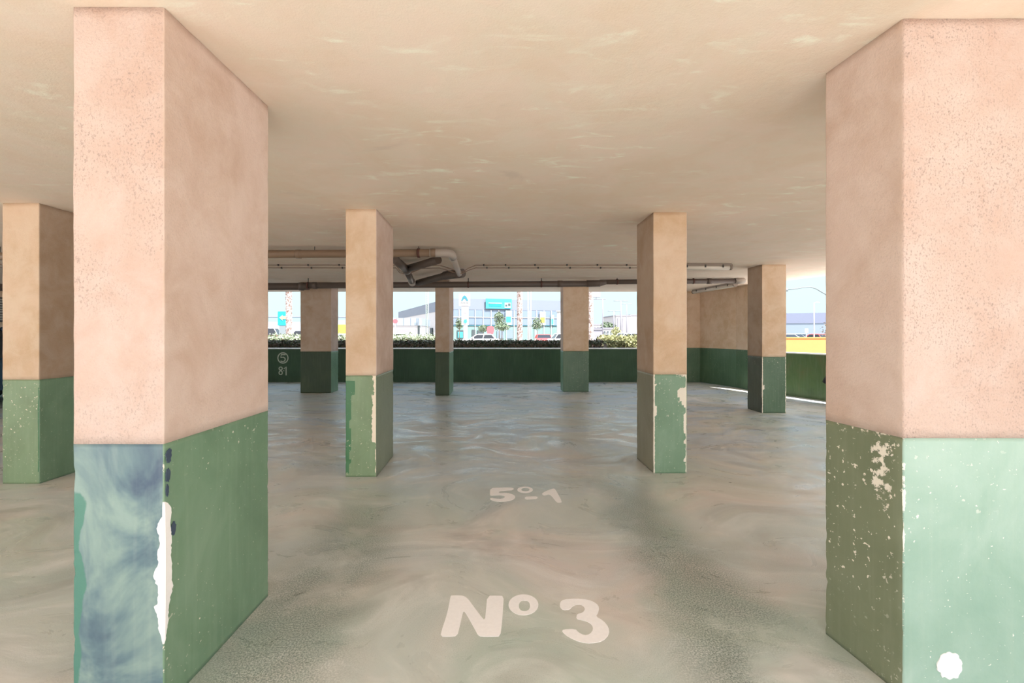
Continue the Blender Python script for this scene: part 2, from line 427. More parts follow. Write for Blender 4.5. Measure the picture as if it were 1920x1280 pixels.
pillar([(-1.373, 4.42), (-1.073, 4.42), (-1.068, 5.19), (-1.37, 5.19)],
    'left pillar of the second row, its green base flaking cream along one edge with a dark green band on the other',
    gh=.985, faces=['g_touch', 'g_sage', 'g_side', 'g_side'], up=['plaster_tan', 'plaster', 'plaster', 'plaster'], wear=wear_lm,
    touch=lambda f, u, z, Ln: ((.85 if u < .05+.02*nz1(z, 6)+(.05 if z > .8 and z < .93 else 0) else .1) if f == 0 and z < .94 and z > .03 else 0))
def wear_rm(f, u, z, Ln, dc):
    w = 0
    if f == 0:
        q = Ln-u
        wl = .018*(1+.6*nz1(z, 13, 2))*(1.3 if z > .45 else .6)
        if u < wl: w = .95
        wr = .020*(1+.8*nz1(z, 10, 9))+(.012 if z > .3 else 0)
        if .66 < z < .86: wr += .055*math.exp(-((z-.80)/.07)**2)+.02
        if q < wr: w = max(w, .95)
        if z > .955 and q < .12: w = max(w, .62)
    if f == 3 and Ln-u < .02: w = .6
    return w
pillar([(1.660, 4.537), (1.995, 4.537), (2.0, 5.08), (1.673, 5.08)],
    'right pillar of the second row, its green base peeling to cream down both front edges',
    gh=.985, faces=['g_side', 'g_side', 'g_side', 'g_warmshade'], up=['plaster_tan', 'plaster', 'plaster', 'plaster_shade'], wear=wear_rm)
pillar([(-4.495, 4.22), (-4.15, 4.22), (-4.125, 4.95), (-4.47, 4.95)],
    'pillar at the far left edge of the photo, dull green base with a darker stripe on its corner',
    gh=.965, faces=['g_touch', 'g_side', 'g_side', 'g_side'], up=['plaster_tan', 'plaster_shade', 'plaster', 'plaster'],
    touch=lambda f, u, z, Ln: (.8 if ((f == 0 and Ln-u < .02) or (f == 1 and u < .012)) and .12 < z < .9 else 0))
def wear_r3(f, u, z, Ln, dc):
    w = 0
    if f == 0 and u < .035*math.exp(-((z-.45)/.14)**2): w = .9
    if f == 3 and Ln-u < .03*math.exp(-((z-.45)/.14)**2): w = .9
    if f == 0 and u < .008: w = .8
    if f == 0 and Ln-u < .014*(1+nz1(z, 12)): w = .9
    return w
pillar([(4.82, 7.97), (5.243, 7.97), (5.25, 8.44), (4.83, 8.44)],
    'pillar on the right beside the open side, chipped halfway down its front corner',
    gh=.985, faces=['g_shade', 'g_side', 'g_side', 'g_umbershade'], up=['plaster_tan', 'plaster', 'plaster', 'plaster_shade'], wear=wear_r3, fine=.025)
for q, lab in (([(-4.385, 10.70), (-3.66, 10.70), (-3.65, 11.17), (-4.375, 11.17)], 'broad shade-darkened pillar by the back wall, just right of the circled five'),
               ([(-1.164, 10.24), (-.843, 10.24), (-.82, 11.15), (-1.15, 11.15)], 'narrow pillar by the back wall, left of the shop window view'),
               ([(1.826, 10.90), (2.44, 10.90), (2.44, 11.3), (1.826, 11.3)], 'broad pillar by the back wall, right of the shop window view')):
    pillar(q, lab, gh=.97, faces=['g_deepshade' if q[0][0] < 0 else 'g_shade', 'g_side', 'g_side', 'g_side'], up=['plaster_tan' if q[0][0] > 0 else 'plaster_shade', 'plaster', 'plaster', 'plaster'], fine=.04)

# white filler on the near left corner: wraps the edge, a few mm thick
def filler_strip(bm, x0, y0):
    rows = []; K = 60
    for k in range(K+1):
        t = k/K; z = .245+t*(.77-.245)
        e = math.sin(math.pi*min(1, max(0, t)))**.45
        def jj(o): return mnoise.noise(Vector((o, 0, z*17)))*.022+mnoise.noise(Vector((o, 0, z*90)))*.007
        wr = (.034+.030*max(0, (t-.72)/.28)+jj(1))*e
        wl = (.026-.012*abs(t-.45)+jj(7))*e*(1 if t < .9 else .7)
        if t < .28: wl = (.03+jj(9))*e; wr = (.022+jj(4))*e
        wr = max(.001, wr); wl = max(.001, wl); th = .004*e+.0006
        rows.append([bm.verts.new(q) for q in ((x0-wl, y0+.002, z), (x0-wl+.002, y0-th, z), (x0-.004, y0-th, z), (x0+th, y0+.004, z), (x0+th+wr*.045, y0+wr, z), (x0-.004+wr*.045, y0+wr+.003, z))])
    for a, b in zip(rows, rows[1:]):
        for i in range(5): bm.faces.new((a[i], a[i+1], b[i+1], b[i]))
        bm.faces.new((a[5], a[0], b[0], b[5]))
    bm.faces.new(rows[0][::-1]); bm.faces.new(rows[-1])
    return bm
o = link('filler_patch', filler_strip(B(), -1.195, 1.683), M['filler'], near_left, smooth=False); o['label'] = 'white filler patch on the corner'
bm = B(); pts = []
for k in range(40):
    a_ = 2*math.pi*k/40; r = .047*(1+.22*mnoise.noise(Vector((math.cos(a_)*2.2, math.sin(a_)*2.2, 4)))+.16*mnoise.noise(Vector((math.cos(a_)*7, math.sin(a_)*7, 1))))
    pts.append((1.772+r*math.cos(a_), 1.7455, .122+r*1.1*math.sin(a_)))
plate(bm, pts, (0, -1, 0), .004)
o = link('filler_patch', bm, M['filler'], near_right); o['label'] = 'round white filler spot'
M['navy'] = plain('navy scuff', (.05, .075, .12), .5)
def blob(bm, cx, cy, cz, rx, rz, face, seed):
    pts = []
    for k in range(30):
        a_ = 2*math.pi*k/30; g = 1+.35*mnoise.noise(Vector((math.cos(a_)*2, math.sin(a_)*2, seed)))+.3*mnoise.noise(Vector((math.cos(a_)*6, math.sin(a_)*6, seed)))
        u = rx*g*math.cos(a_); z = cz+rz*g*math.sin(a_)
        pts.append((cx, cy+u, z) if face == 1 else (cx+u, cy, z))
    return plate(bm, pts, (1, 0, 0) if face == 1 else (0, -1, 0), .0018)
bm = B()
for z, rz, rx, dy, sd_ in ((.935, .026, .015, .020, 1), (.865, .024, .012, .016, 2), (.81, .022, .008, .012, 3), (.655, .026, .013, .044, 4)):
    blob(bm, -1.192+dy*.045, 1.683+dy, z, rx, rz, 1, sd_)
o = link('paint_scuff', bm, M['navy'], near_left); o['label'] = 'dark navy scuffs along the corner'
# ------------------------------------------------------------------ floor markings
def cr(cx, cy): return FL(780+cx*.3048, 870+cy*.3047, .0012)
def smooth_poly(pts, it=2):
    for _ in range(it):
        o = []
        for i in range(len(pts)):
            a, b = Vector(pts[i]), Vector(pts[(i+1) % len(pts)]); o += [a*.75+b*.25, a*.25+b*.75]
        pts = o
    return pts
def glyph(name, parent, pts, it=1):
    q = [cr(*p) for p in smooth_poly([Vector(x) for x in pts], it)]
    return link(name, plate(B(), q, (0, 0, -1), .001), M['white_paint'], parent)
def oring(name, parent, co, ro, ci, ri):
    o = []; i = []
    for k in range(36):
        a = 2*math.pi*k/36; sq = lambda t: math.copysign(abs(t)**.85, t)
        o.append(cr(co[0]+ro[0]*math.cos(a), co[1]+ro[1]*math.sin(a))); i.append(cr(ci[0]+ri[0]*sq(math.cos(a)), ci[1]+ri[1]*sq(math.sin(a))))
    return link(name, ring_plate(B(), o, i, (0, 0, -1), .001), M['white_paint'], parent)
r = empty('floor_number', FL(985, 1160), 'large white painted floor number Nº 3 at the front of the bay', 'floor marking', 'white numbers painted on the floor')
glyph('letter', r, [(212, 812), (218, 806), (275, 806), (300, 812), (322, 830), (345, 862), (400, 935), (424, 962), (430, 900), (438, 808), (500, 808), (540, 810), (536, 880), (528, 990), (518, 1058), (480, 1060), (400, 1060), (380, 1050), (368, 1025), (345, 985), (312, 925), (292, 898), (282, 940), (268, 1000), (254, 1056), (200, 1060), (150, 1058), (158, 1020), (185, 940), (200, 880)])
oring('ordinal_mark', r, (661, 864), (92, 64), (667, 870), (34, 33))
glyph('digit', r, [(885, 850), (905, 832), (980, 824), (1060, 832), (1110, 855), (1128, 880), (1120, 915), (1105, 935), (1150, 960), (1185, 1000), (1190, 1045), (1150, 1088), (1080, 1102), (1010, 1095), (940, 1065), (897, 1030), (905, 1015), (980, 1012), (1000, 1035), (1035, 1052), (1070, 1045), (1090, 1018), (1085, 990), (1060, 970), (1015, 957), (985, 950), (990, 920), (1020, 915), (1037, 900), (1038, 880), (1015, 862), (985, 862), (960, 875), (945, 895), (905, 897), (885, 880)])
r = empty('floor_number', FL(985, 927), 'smaller white painted floor number 5º-1 between the second row pillars', 'floor marking', 'white numbers painted on the floor')
glyph('digit', r, [(456, 146), (520, 143), (600, 143), (600, 160), (540, 163), (512, 166), (508, 177), (560, 175), (600, 186), (614, 203), (592, 222), (530, 232), (480, 228), (453, 215), (460, 206), (500, 213), (530, 212), (548, 203), (543, 195), (518, 190), (490, 192), (462, 194), (454, 188)])
oring('ordinal_mark', r, (671, 157), (48, 20), (673, 156), (25, 10))
glyph('dash', r, [(668, 200), (700, 198), (748, 197), (746, 212), (710, 215), (672, 217)])
glyph('digit', r, [(772, 180), (800, 165), (840, 149), (854, 150), (868, 172), (900, 232), (885, 236), (864, 234), (845, 208), (822, 184), (800, 190), (784, 192)])

# bay number on the back wall
def cw(cx, cy): return (500+cx*.10417, 630+cy*.1042)
def wallpt(cx, cy):
    x, y = cw(cx, cy); q = P(x, y, 13.0475); return q
def stroke(bm, pts, wpx):
    pts = [Vector(q) for q in pts]; Lf = []; Rt = []
    for i, q in enumerate(pts):
        d = (pts[min(i+1, len(pts)-1)]-pts[max(0, i-1)]).normalized(); pr = Vector((-d.y, d.x))*wpx/2
        Lf.append(q+pr); Rt.append(q-pr)
    return plate(bm, [wallpt(*q) for q in Lf+Rt[::-1]], (0, 1, 0), .0015)
r = empty('bay_number', (P(530, 680, 13.04)), 'faded circled 5 over 8-1 painted on the green back wall', 'wall marking')
ang = [2*math.pi*k/40 for k in range(40)]
link('circle', ring_plate(B(), [wallpt(293+100*math.cos(a), 392+102*math.sin(a)) for a in ang], [wallpt(293+82*math.cos(a), 392+84*math.sin(a)) for a in ang], (0, 1, 0), .0015), M['wall_paint'], r)
link('digit', stroke(B(), [(340, 332), (262, 332), (255, 385), (300, 378), (330, 398), (334, 425), (315, 452), (280, 458), (250, 445)], 19), M['wall_paint'], r)
bm = B()
for cy, ry in ((582, 36), (658, 42)):
    ring_plate(bm, [wallpt(252+38*math.cos(a), cy+ry*math.sin(a)) for a in ang], [wallpt(252+20*math.cos(a), cy+(ry-18)*math.sin(a)) for a in ang], (0, 1, 0), .0015)
link('digit', bm, M['wall_paint'], r)
link('dash', stroke(B(), [(292, 622), (318, 622)], 14), M['wall_paint'], r)
link('digit', stroke(B(), [(310, 590), (350, 550), (350, 705)], 20), M['wall_paint'], r)

# ------------------------------------------------------------------ pipes under the ceiling
S2Z = lambda s: F/s
Z1 = S2Z(135)
r = empty('drain_pipe', P(700, 474, Z1), 'brown drain pipe under the ceiling ending in an elbow, nearer of the two long pipes', 'pipe')
y1 = lambda x: 476.5-(x-505)*.0078
A = P(-330, y1(-330), Z1); Bq = P(830, y1(830), Z1)
link('pipe_run', tube(B(), [A, P(806, y1(806), Z1)], .055, 20), M['pvc'], r)
E1 = P(847, 475, Z1+.08); E2 = P(863, 511, 8.35)
link('elbow', tube(B(), [P(806, y1(806), Z1), P(846, y1(846), Z1), P(846, y1(846), Z1)+Vector((.0, .30, -.015))], .058, 20, fillet=.13, fseg=10), M['pvc_light'], r)
el = P(846, y1(846), Z1)+Vector((.0, .30, -.015))
link('pipe_run', tube(B(), [el, Vector((el.x, 8.35, el.z-.04))], .046, 18), M['pvc_light'], r)
def collar(name, parent, c, d, rad, wd, mat):
    d = Vector(d).normalized(); return link(name, tube(B(), [Vector(c)-d*wd/2, Vector(c)+d*wd/2], rad, 22), mat, parent)
collar('clamp', r, P(785, y1(785), Z1), (1, 0, 0), .066, .035, M['rust'])
for px in (812, 560, 300, -40): collar('coupling', r, P(px, y1(px), Z1), (1, 0, 0), .061, .07, M['pvc'])
collar('coupling', r, el, (0, 1, 0), .062, .07, M['pvc_light'])
for px in (785, 590, 400, 200, 0):
    c = P(px, y1(px), Z1); link('hanger_rod', tube(B(), [c, Vector((c.x, c.y, H))], .005, 8), M['steel'], r)
# rear run, three sizes of pipe falling to the left
Z2 = S2Z(86)
r2 = empty('drain_pipe', P(950, 533, Z2), 'long dark drain pipe hung across the whole rear opening', 'pipe')
def yc(x): return 537.5 if x < 575 else (535.2-(x-575)*.0052 if x < 1130 else 528.0-(x-1130)*.004)
link('pipe_run', tube(B(), [P(-120, 539, Z2), P(578, 536.8, Z2)], .078, 20), M['pvc_grey'], r2)
link('pipe_run', tube(B(), [P(578, 535.2, Z2), P(1125, 531.6, Z2)], .066, 20), M['pvc_grey'], r2)
link('pipe_run', tube(B(), [P(1125, 528.6, Z2), P(1385, 526.5, Z2)], .053, 20), M['pvc_grey'], r2)
link('reducer', tube(B(), [P(1100, 531.4, Z2), P(1122, 531, Z2), P(1136, 528.6, Z2)], [.074, .072, .056], 20), M['pvc_grey'], r2)
link('end_cap', tube(B(), [P(1378, 526.6, Z2), P(1394, 526.2, Z2), P(1397, 526.2, Z2)], [.066, .064, .045], 20), M['pvc_light'], r2)
for px, rr, yy in ((565, .088, 537), (590, .074, 535.1), (1050, .072, 532), (1330, .060, 527)): collar('coupling', r2, P(px, yy, Z2), (1, 0, 0), rr, .10, M['pvc_grey'])
for px, yy, rr in ((578, 536, .086), (878, 533.4, .073), (1015, 532.3, .073), (1157, 528.3, .060), (1300, 527, .06), (200, 538, .086)):
    c = P(px, yy, Z2); collar('clamp', r2, c, (1, 0, 0), rr, .03, M['rust'])
    link('hanger_rod', tube(B(), [c, Vector((c.x, c.y, H))], .008, 8), M['steel'], r2)
# branches joining the two runs
def pp(x, y, off=1.09): Z = F*off/(VY-y); return P(x, y, Z)
J = pp(773, 530, 1.06)
b1 = pp(846, 514, 1.09)
r3 = empty('branch_pipe', (J+b1)/2, 'short dark pipe slanting from the elbow pipe to the rear drain pipe', 'pipe', 'slanting pipes joining the two drain pipes')
link('pipe_run', tube(B(), [b1+Vector((.16, -.12, .0)), b1, J+Vector((.12, -.0, 0))], .066, 18, fillet=.1), M['pvc_grey'], r3)
link('elbow', tube(B(), [b1+Vector((.22, -.16, 0)), b1+Vector((-.14, .2, 0))], .080, 18), M['pvc_grey'], r3)
c2 = pp(762, 505, 1.09)
r4 = empty('branch_pipe', c2, 'forked dark pipe running from behind the second row left pillar to the rear drain pipe', 'pipe', 'slanting pipes joining the two drain pipes')
link('pipe_run', tube(B(), [pp(822, 487, 1.12), c2+Vector((-.02, 0, 0))], .062, 18), M['pvc_grey'], r4)
link('pipe_run', tube(B(), [pp(738, 484, 1.10), c2], .064, 18), M['pvc_grey'], r4)
link('pipe_run', tube(B(), [c2, J], .06, 18), M['pvc_grey'], r4)
d_ = (J-c2).normalized(); collar('coupling', r4, J-d_*.12, d_, .076, .22, M['pvc_light'])
collar('coupling', r4, c2+d_*.05, d_, .072, .2, M['pvc_grey'])
# conduits with clips
Z3 = 7.93
for k, (dy, lab) in enumerate(((0, 'upper of two thin brown conduits clipped to the ceiling'), (5.2, 'lower of two thin brown conduits clipped to the ceiling'))):
    r = empty('cable_conduit', P(1000, 496+dy, Z3-.002+k*0), lab, 'conduit', 'thin conduits clipped to the ceiling')
    y = 497.0+dy; zz = Z3
    bm = tube(B(), [P(-260, y-1, zz), P(742, y, zz), P(750, 507+dy*.9, zz), P(764, 512+dy*.4, zz), P(775, 508+dy*.3, zz), P(790, y+1, zz), P(824, y, zz), P(840, 502+dy, zz), P(858, 509+dy*.7, zz), P(868, 509+dy*.6, zz), P(878, 503+dy*.7, zz), P(892, y, zz), P(915, y, zz), P(1246, y, zz)], .0085 if k == 0 else .0075, 10)
    link('conduit_run', bm, M['conduit'], r)
    for px in (522, 578, 636, 907, 948, 1003, 1063, 1120, 1175, 420, 300, 180):
        c = P(px+k*6, y, zz); bm = B(); box(bm, c.x-.012, c.x+.012, c.y-.016, c.y+.016, c.z-.013, c.z+.018, .003); link('clip', bm, M['steel'], r)
# lamps
def batten(c, ax, Ln, label):
    r = empty('strip_light', c, label, 'light fitting', 'grey strip lights under the ceiling')
    ax = Vector(ax).normalized()
    bm = B(); obox(bm, c, ax, Ln/2, .048, c[2]-.045, c[2]); link('housing', bm, M['lamp_body'], r)
    bm = tube(B(), [Vector(c)-ax*(Ln/2-.01)+Vector((0, 0, -.06)), Vector(c)+ax*(Ln/2-.01)+Vector((0, 0, -.06))], .048, 18); link('diffuser', bm, M['lamp_tube'], r)
    for s in (-1, 1):
        q = Vector(c)+ax*(Ln/2)*s+Vector((0, 0, -.055)); link('end_cap', tube(B(), [q-ax*.02, q+ax*.02], .054, 18), M['lamp_body'], r)
    for t in (-.38, -.13, .13, .38):
        q = Vector(c)+ax*Ln*t; bm = B(); obox(bm, q, ax, .012, .056, c[2]-.07, c[2]-.02); link('clip', bm, M['steel'], r)
    return r
batten(P(1303, 494, 7.86)+Vector((0, 0, -.004)), (1, 0, 0), 1.22, 'strip light hung across the bay behind the right pillar of the second row')
cc = (P(1303, 543, 12.5)+P(1380, 529.5, 10.6))/2
batten(Vector((5.78, 11.65, H-.002)), (.06, -1, 0), 1.9, 'strip light running towards the back wall near the corner')

# ------------------------------------------------------------------ louvred vent on the left wall, above the parked car
r = empty('louvred_vent', (-12.15, 10.9, 1.9), 'grey louvred vent in the left wall above the blue car', 'vent')
bm = B(); box(bm, -12.199, -12.15, 9.5, 12.6, 1.68, 2.3, .01); link('frame', bm, M['steel'], r)
M['louvre'] = plain('pale louvre', (.55, .53, .48), .5)
for k in range(9):
    z = 1.72+k*.062; bm = B(); plate(bm, [(-12.15, 9.55, z+.045), (-12.15, 12.55, z+.045), (-12.10, 12.55, z+.01), (-12.10, 9.55, z+.01)], (0, 0, -1), .006)
    link('slat', bm, M['louvre'], r)

# ------------------------------------------------------------------ cars
def car(loc, heading, body_m, label, group=None, Ln=4.2, Wd=1.75, Ht=1.45, cat='car', van=False):
    """heading: unit xy vector towards the nose"""
    hx = Vector(heading).normalized(); px = Vector((-hx.y, hx.x)); c = Vector(loc)
    r = empty('car' if not van else 'van', c, label, cat, group)
    def W(u, v, z): return Vector((c.x+hx.x*u+px.x*v, c.y+hx.y*u+px.y*v, c.z+z))
    h = Ln/2; w = Wd/2
    if van: prof = [(h, .35, .95), (h, .8, .97), (h*.82, .98, 1), (h*.55, Ht*.92, .9), (h*.35, Ht, .86), (-h*.95, Ht, .86), (-h, Ht*.8, .95), (-h, .35, .97)]
    lower = [(h*.99, .30, .90), (h, .52, .93), (h*.97, .70, .92), (h*.80, .80, .97), (h*.42, .92, 1.0), (-h*.55, .95, 1.0), (-h*.9, .92, .96), (-h, .75, .93), (-h*.99, .32, .92)]
    if van: lower = [(h, .30, .92), (h, .8, .95), (h*.86, 1.0, .98), (h*.6, 1.1, 1), (-h*.98, 1.1, 1), (-h, .9, .97), (-h, .3, .95)]
    bm = B(); rows = []
    K = 3
    for (u, z, wf) in lower:
        rows.append((u, z, wf))
    # body: sweep the side profile across the width with rounded shoulders
    secs = [(-1, .93), (-.97, .99), (-.85, 1.0), (0, 1.0), (.85, 1.0), (.97, .99), (1, .93)]
    vs = []
    for (sv, k) in secs:
        vs.append([bm.verts.new(W(u*(.985 if abs(sv) == 1 else 1), sv*w*wf, .32+(z-.32)*k)) for (u, z, wf) in lower])
    m_ = len(lower)
    for a, b in zip(vs, vs[1:]):
        for i in range(m_):
            f = bm.faces.new((a[i], a[(i+1) % m_], b[(i+1) % m_], b[i])); f.smooth = True
    bm.faces.new(vs[0][::-1]); bm.faces.new(vs[-1]); bmesh.ops.recalc_face_normals(bm, faces=bm.faces)
    link('body', bm, body_m, r)
    # cabin: glass band with a roof on it
    zb = .90 if not van else 1.06
    cab = ([(h*.40, -h*.78), (h*.08, -h*.60)] if not van else [(h*.60, -h*.96), (h*.36, -h*.94)])
    bm = B(); (f0, b0), (f1, b1_) = cab; wt = w*.78
    lo = [W(f0, -w*.93, zb), W(f0, w*.93, zb), W(b0, w*.93, zb), W(b0, -w*.93, zb)]; hi = [W(f1, -wt, Ht-.06), W(f1, wt, Ht-.06), W(b1_, wt, Ht-.06), W(b1_, -wt, Ht-.06)]
    A = [bm.verts.new(q) for q in lo]; C = [bm.verts.new(q) for q in hi]
    bm.faces.new(A[::-1]); bm.faces.new(C)
    for i in range(4): bm.faces.new((A[i], A[(i+1) % 4], C[(i+1) % 4], C[i]))
    bmesh.ops.recalc_face_normals(bm, faces=bm.faces); link('window_glass', bm, M['glassdark'], r)
    bm = B()
    q = [W(f1+.05, -wt-.01, Ht-.07), W(f1+.05, wt+.01, Ht-.07), W(b1_-.05, wt+.01, Ht-.07), W(b1_-.05, -wt-.01, Ht-.07)]
    t = [W(f1-.15, -wt*.86, Ht), W(f1-.15, wt*.86, Ht), W(b1_+.12, wt*.86, Ht), W(b1_+.12, -wt*.86, Ht)]
    A = [bm.verts.new(x) for x in q]; C = [bm.verts.new(x) for x in t]; bm.faces.new(A[::-1]); bm.faces.new(C)
    for i in range(4): bm.faces.new((A[i], A[(i+1) % 4], C[(i+1) % 4], C[i]))
    for (ua, ub) in ((f0, f1), (b0, b1_), ((f0+b0)/2, (f1+b1_)/2)):     # roof posts
        for s in (-1, 1): tube(bm, [W(ua, s*w*.935, zb), W(ub, s*(wt+.005), Ht-.05)], .035, 6)
    bmesh.ops.recalc_face_normals(bm, faces=bm.faces); link('roof', bm, body_m, r)
    for u in (h*.62, -h*.60):
        for s in (-1, 1):
            wh = link('wheel', tube(B(), [W(u, s*(w-.20), .31), W(u, s*(w+.01), .31)], .31, 22), M['rubber'], r)
            link('hubcap', tube(B(), [W(u, s*(w+.008), .31), W(u, s*(w+.018), .31)], .19, 16), M['chrome'], wh)
    for s in (-1, 1):
        bm = B(); obox(bm, W(h*.965, s*w*.62, 0), hx, .07, .16, c.z+.60, c.z+.72); link('headlight', bm, M['chrome'], r)
        bm = B(); obox(bm, W(-h*.965, s*w*.70, 0), hx, .07, .12, c.z+.66, c.z+.82); link('tail_light', bm, M['carred'], r)
        bm = B(); obox(bm, W(h*.22, s*(w+.09), 0), hx, .06, .09, c.z+.93, c.z+1.05); link('wing_mirror', bm, body_m, r)
    return r
M['carred'] = plain('red car paint', (.45, .045, .04), .3)
M['carwhite'] = plain('white car paint', (.62, .63, .64), .3)
M['cargrey'] = plain('grey car paint', (.16, .18, .2), .3)
M['carblue'] = plain('dark blue car paint', (.02, .05, .09), .25)
car((-10.05, 8.6, 0), (0, 1, 0), M['carblue'], 'dark blue car parked along the left side, only a sliver showing past the leftmost pillar', Ht=1.55)
OG = 'cars parked outside beyond the hedge'
zo = -.04
def cpos(px, Z): return ((px-VX)/F*Z, Z, zo)
car(cpos(1019, 52), (0, -1, 0), M['carred'], 'small red car parked in front of the shop, nose towards us', OG, Ht=1.35)
car(cpos(1066, 46), (1, .1, 0), M['carwhite'], 'white car right of the red car, half behind the broad pillar', OG)
car(cpos(898, 44), (-1, .05, 0), M['carwhite'], 'white car in front of the shop entrance, left of the red banner', OG, Ht=1.38)
car(cpos(502, 52), (1, .1, 0), M['carwhite'], 'white van at the far left of the rear opening', OG, Ln=5, Ht=2.1, van=True, cat='van')
car(cpos(511, 40), (1, 0, 0), M['carred'], 'faded red car in front of the white van', OG, Ht=1.3)
car(cpos(563, 46), (-1, .1, 0), M['cargrey'], 'grey car right of the left palm trunk', OG, Ht=1.75)
car(cpos(640, 42), (0, -1, 0), M['carwhite'], 'white car below the yellow sign', OG, Ht=1.4)
car(cpos(757, 66), (1, .2, 0), M['carwhite'], 'white car below the annex shop sign', OG, Ht=1.45)
car(cpos(1186, 48), (1, .2, 0), M['carwhite'], 'white car in front of the white block on the right', OG, Ht=1.5)

# ------------------------------------------------------------------ motor scooter by the right wall
sx = Vector((.296, -.955, 0)); c0 = Vector((6.80, 8.75, 0)); up_ = Vector((0, 0, 1))
r = empty('motor_scooter', c0, 'dark motor scooter by the low right wall, a sliver showing beside the near right pillar', 'scooter')
def SP(u, z, v=0): return c0+sx*u+up_*z+Vector((.955, .296, 0))*v
def torus_wheel(u, rad, tr):
    bm = B(); K = 28; ringp = [SP(u+rad*math.cos(2*math.pi*k/K), rad+tr+rad*math.sin(2*math.pi*k/K)) for k in range(K)]
    rows = []
    for k in range(K):
        cpt = ringp[k]; ctr = SP(u, rad+tr); rd = (cpt-ctr).normalized(); sd_ = Vector((.955, .296, 0))
        rows.append([bm.verts.new(cpt+(rd*math.cos(2*math.pi*j/8)+sd_*math.sin(2*math.pi*j/8))*tr) for j in range(8)])
    for k in range(K):
        a, b = rows[k], rows[(k+1) % K]
        for j in range(8): f = bm.faces.new((a[j], a[(j+1) % 8], b[(j+1) % 8], b[j])); f.smooth = True
    t = link('wheel', bm, M['rubber'], r)
    link('rim', tube(B(), [SP(u, rad+tr, -.03), SP(u, rad+tr, .03)], rad*.82, 20), M['chrome'], t)
torus_wheel(.0, .20, .055); torus_wheel(1.28, .20, .055)
bm = B()
for s in (0,):
    tube(bm, [SP(-.22, .62), SP(.0, .66), SP(.35, .60), SP(.55, .42), SP(.80, .28), SP(1.0, .30)], [.05, .13, .15, .14, .10, .08], 12)
link('body', bm, M['cargrey'], r)
link('leg_shield', tube(B(), [SP(.98, .28), SP(1.05, .55), SP(1.10, .85), SP(1.05, .98)], [.12, .17, .13, .07], 12), M['cargrey'], r)
link('seat', tube(B(), [SP(-.22, .74), SP(.05, .79), SP(.35, .77), SP(.52, .70)], [.06, .11, .12, .06], 12), M['rubber'], r)
link('fork', tube(B(), [SP(1.28, .25), SP(1.12, .60), SP(1.05, .98)], .03, 8), M['steel'], r)
link('handlebar', tube(B(), [SP(.98, .99, -.27), SP(1.04, 1.0, -.1), SP(1.04, 1.0, .1), SP(.98, .99, .27)], .017, 8), M['steel'], r)
link('mudguard', tube(B(), [SP(-.30, .42), SP(-.20, .56), SP(0, .60)], [.05, .07, .08], 10), M['rubber'], r)

# ------------------------------------------------------------------ greenery outside
def leafmat(name, cols):
    m, n, p = newmat(name); f = n.noise(n.pos(), 14, 2)
    rr = n.node('ShaderNodeValToRGB'); n.put(rr.inputs[0], f)
    for i, (q, c) in enumerate(cols):
        e = rr.color_ramp.elements[i] if i < 2 else rr.color_ramp.elements.new(q)
        e.position = q; e.color = (*c, 1)
    n.put(p.inputs['Base Color'], rr.outputs[0]); p.inputs['Roughness'].default_value = .6
    return m
M['hedge_dark'] = leafmat('dark hedge leaves', [(.3, (.02, .035, .012)), (.5, (.05, .065, .03)), (.62, (.10, .06, .06)), (.75, (.20, .17, .14))])
M['hedge_pale'] = leafmat('pale grass', [(.3, (.16, .21, .12)), (.55, (.26, .31, .21)), (.75, (.36, .38, .32))])
M['hedge_yellow'] = leafmat('hedge painted sunlit yellow', [(.3, (.10, .11, .05)), (.5, (.22, .23, .09)), (.72, (.38, .35, .22))])
M['leaf'] = leafmat('tree leaves', [(.3, (.06, .09, .05)), (.6, (.11, .15, .09)), (.8, (.17, .2, .13))])
M['stem'] = plain('brown stem', (.12, .08, .05), .8)
def leaves(bm, samp, count, size):
    for _ in range(count):
        c = Vector(samp()); d = Vector((random.gauss(0, 1), random.gauss(0, 1), random.gauss(0, 1))).normalized()
        e = d.cross(Vector((random.gauss(0, 1), random.gauss(0, 1), random.gauss(0, 1)))).normalized(); s = size*random.uniform(.6, 1.3)
        bm.faces.new([bm.verts.new(c+d*s), bm.verts.new(c+e*s*.5), bm.verts.new(c-d*s), bm.verts.new(c-e*s*.5)])
def hedge(x0, x1, y0, y1, zt, mat, label, count, size=.05, rag=.05, y2=None):
    cx, cy = (x0+x1)/2, (y0+y1)/2
    root = empty('hedge', (cx, cy, zo), label, 'hedge', 'hedges beyond the rear opening')
    bm = B(); box(bm, x0+.05, x1-.05, y0+.06, y1-.06, zo, zt-.10, .05)
    link('stem', bm, M['stem'], root)
    bm = B()
    def smp():
        if random.random() < .55: return (random.uniform(x0, x1), random.uniform(y0, y1), zt-.03+random.gauss(0, rag*.5)-abs(random.gauss(0, .03)))
        return (random.uniform(x0, x1), y0+random.uniform(-.02, .08), random.uniform(zt-.55, zt))
    leaves(bm, smp, count, size); link('foliage', bm, mat, root)
    return root
hedge(-8.6, 4.0, 15.6, 16.4, 1.15, M['hedge_dark'], 'long dark clipped hedge just behind the back wall', 15000, .045)
hedge(4.12, 6.6, 15.6, 16.4, 1.15, M['hedge_yellow'], 'hedge painted sunlit yellow at the right end of the dark hedge', 4500, .045)  # lit end of the hedge, sunlight put into the leaf colour
hedge(-11.6, -1.9, 22, 23.5, 1.24, M['hedge_pale'], 'pale green grassy hedge behind the dark hedge on the left', 7000, .07, .16)
hedge(5.6, 9.6, 22, 23.5, 1.22, M['hedge_yellow'], 'sunlit yellow green hedge behind the yellow hedge end', 3500, .07, .14)
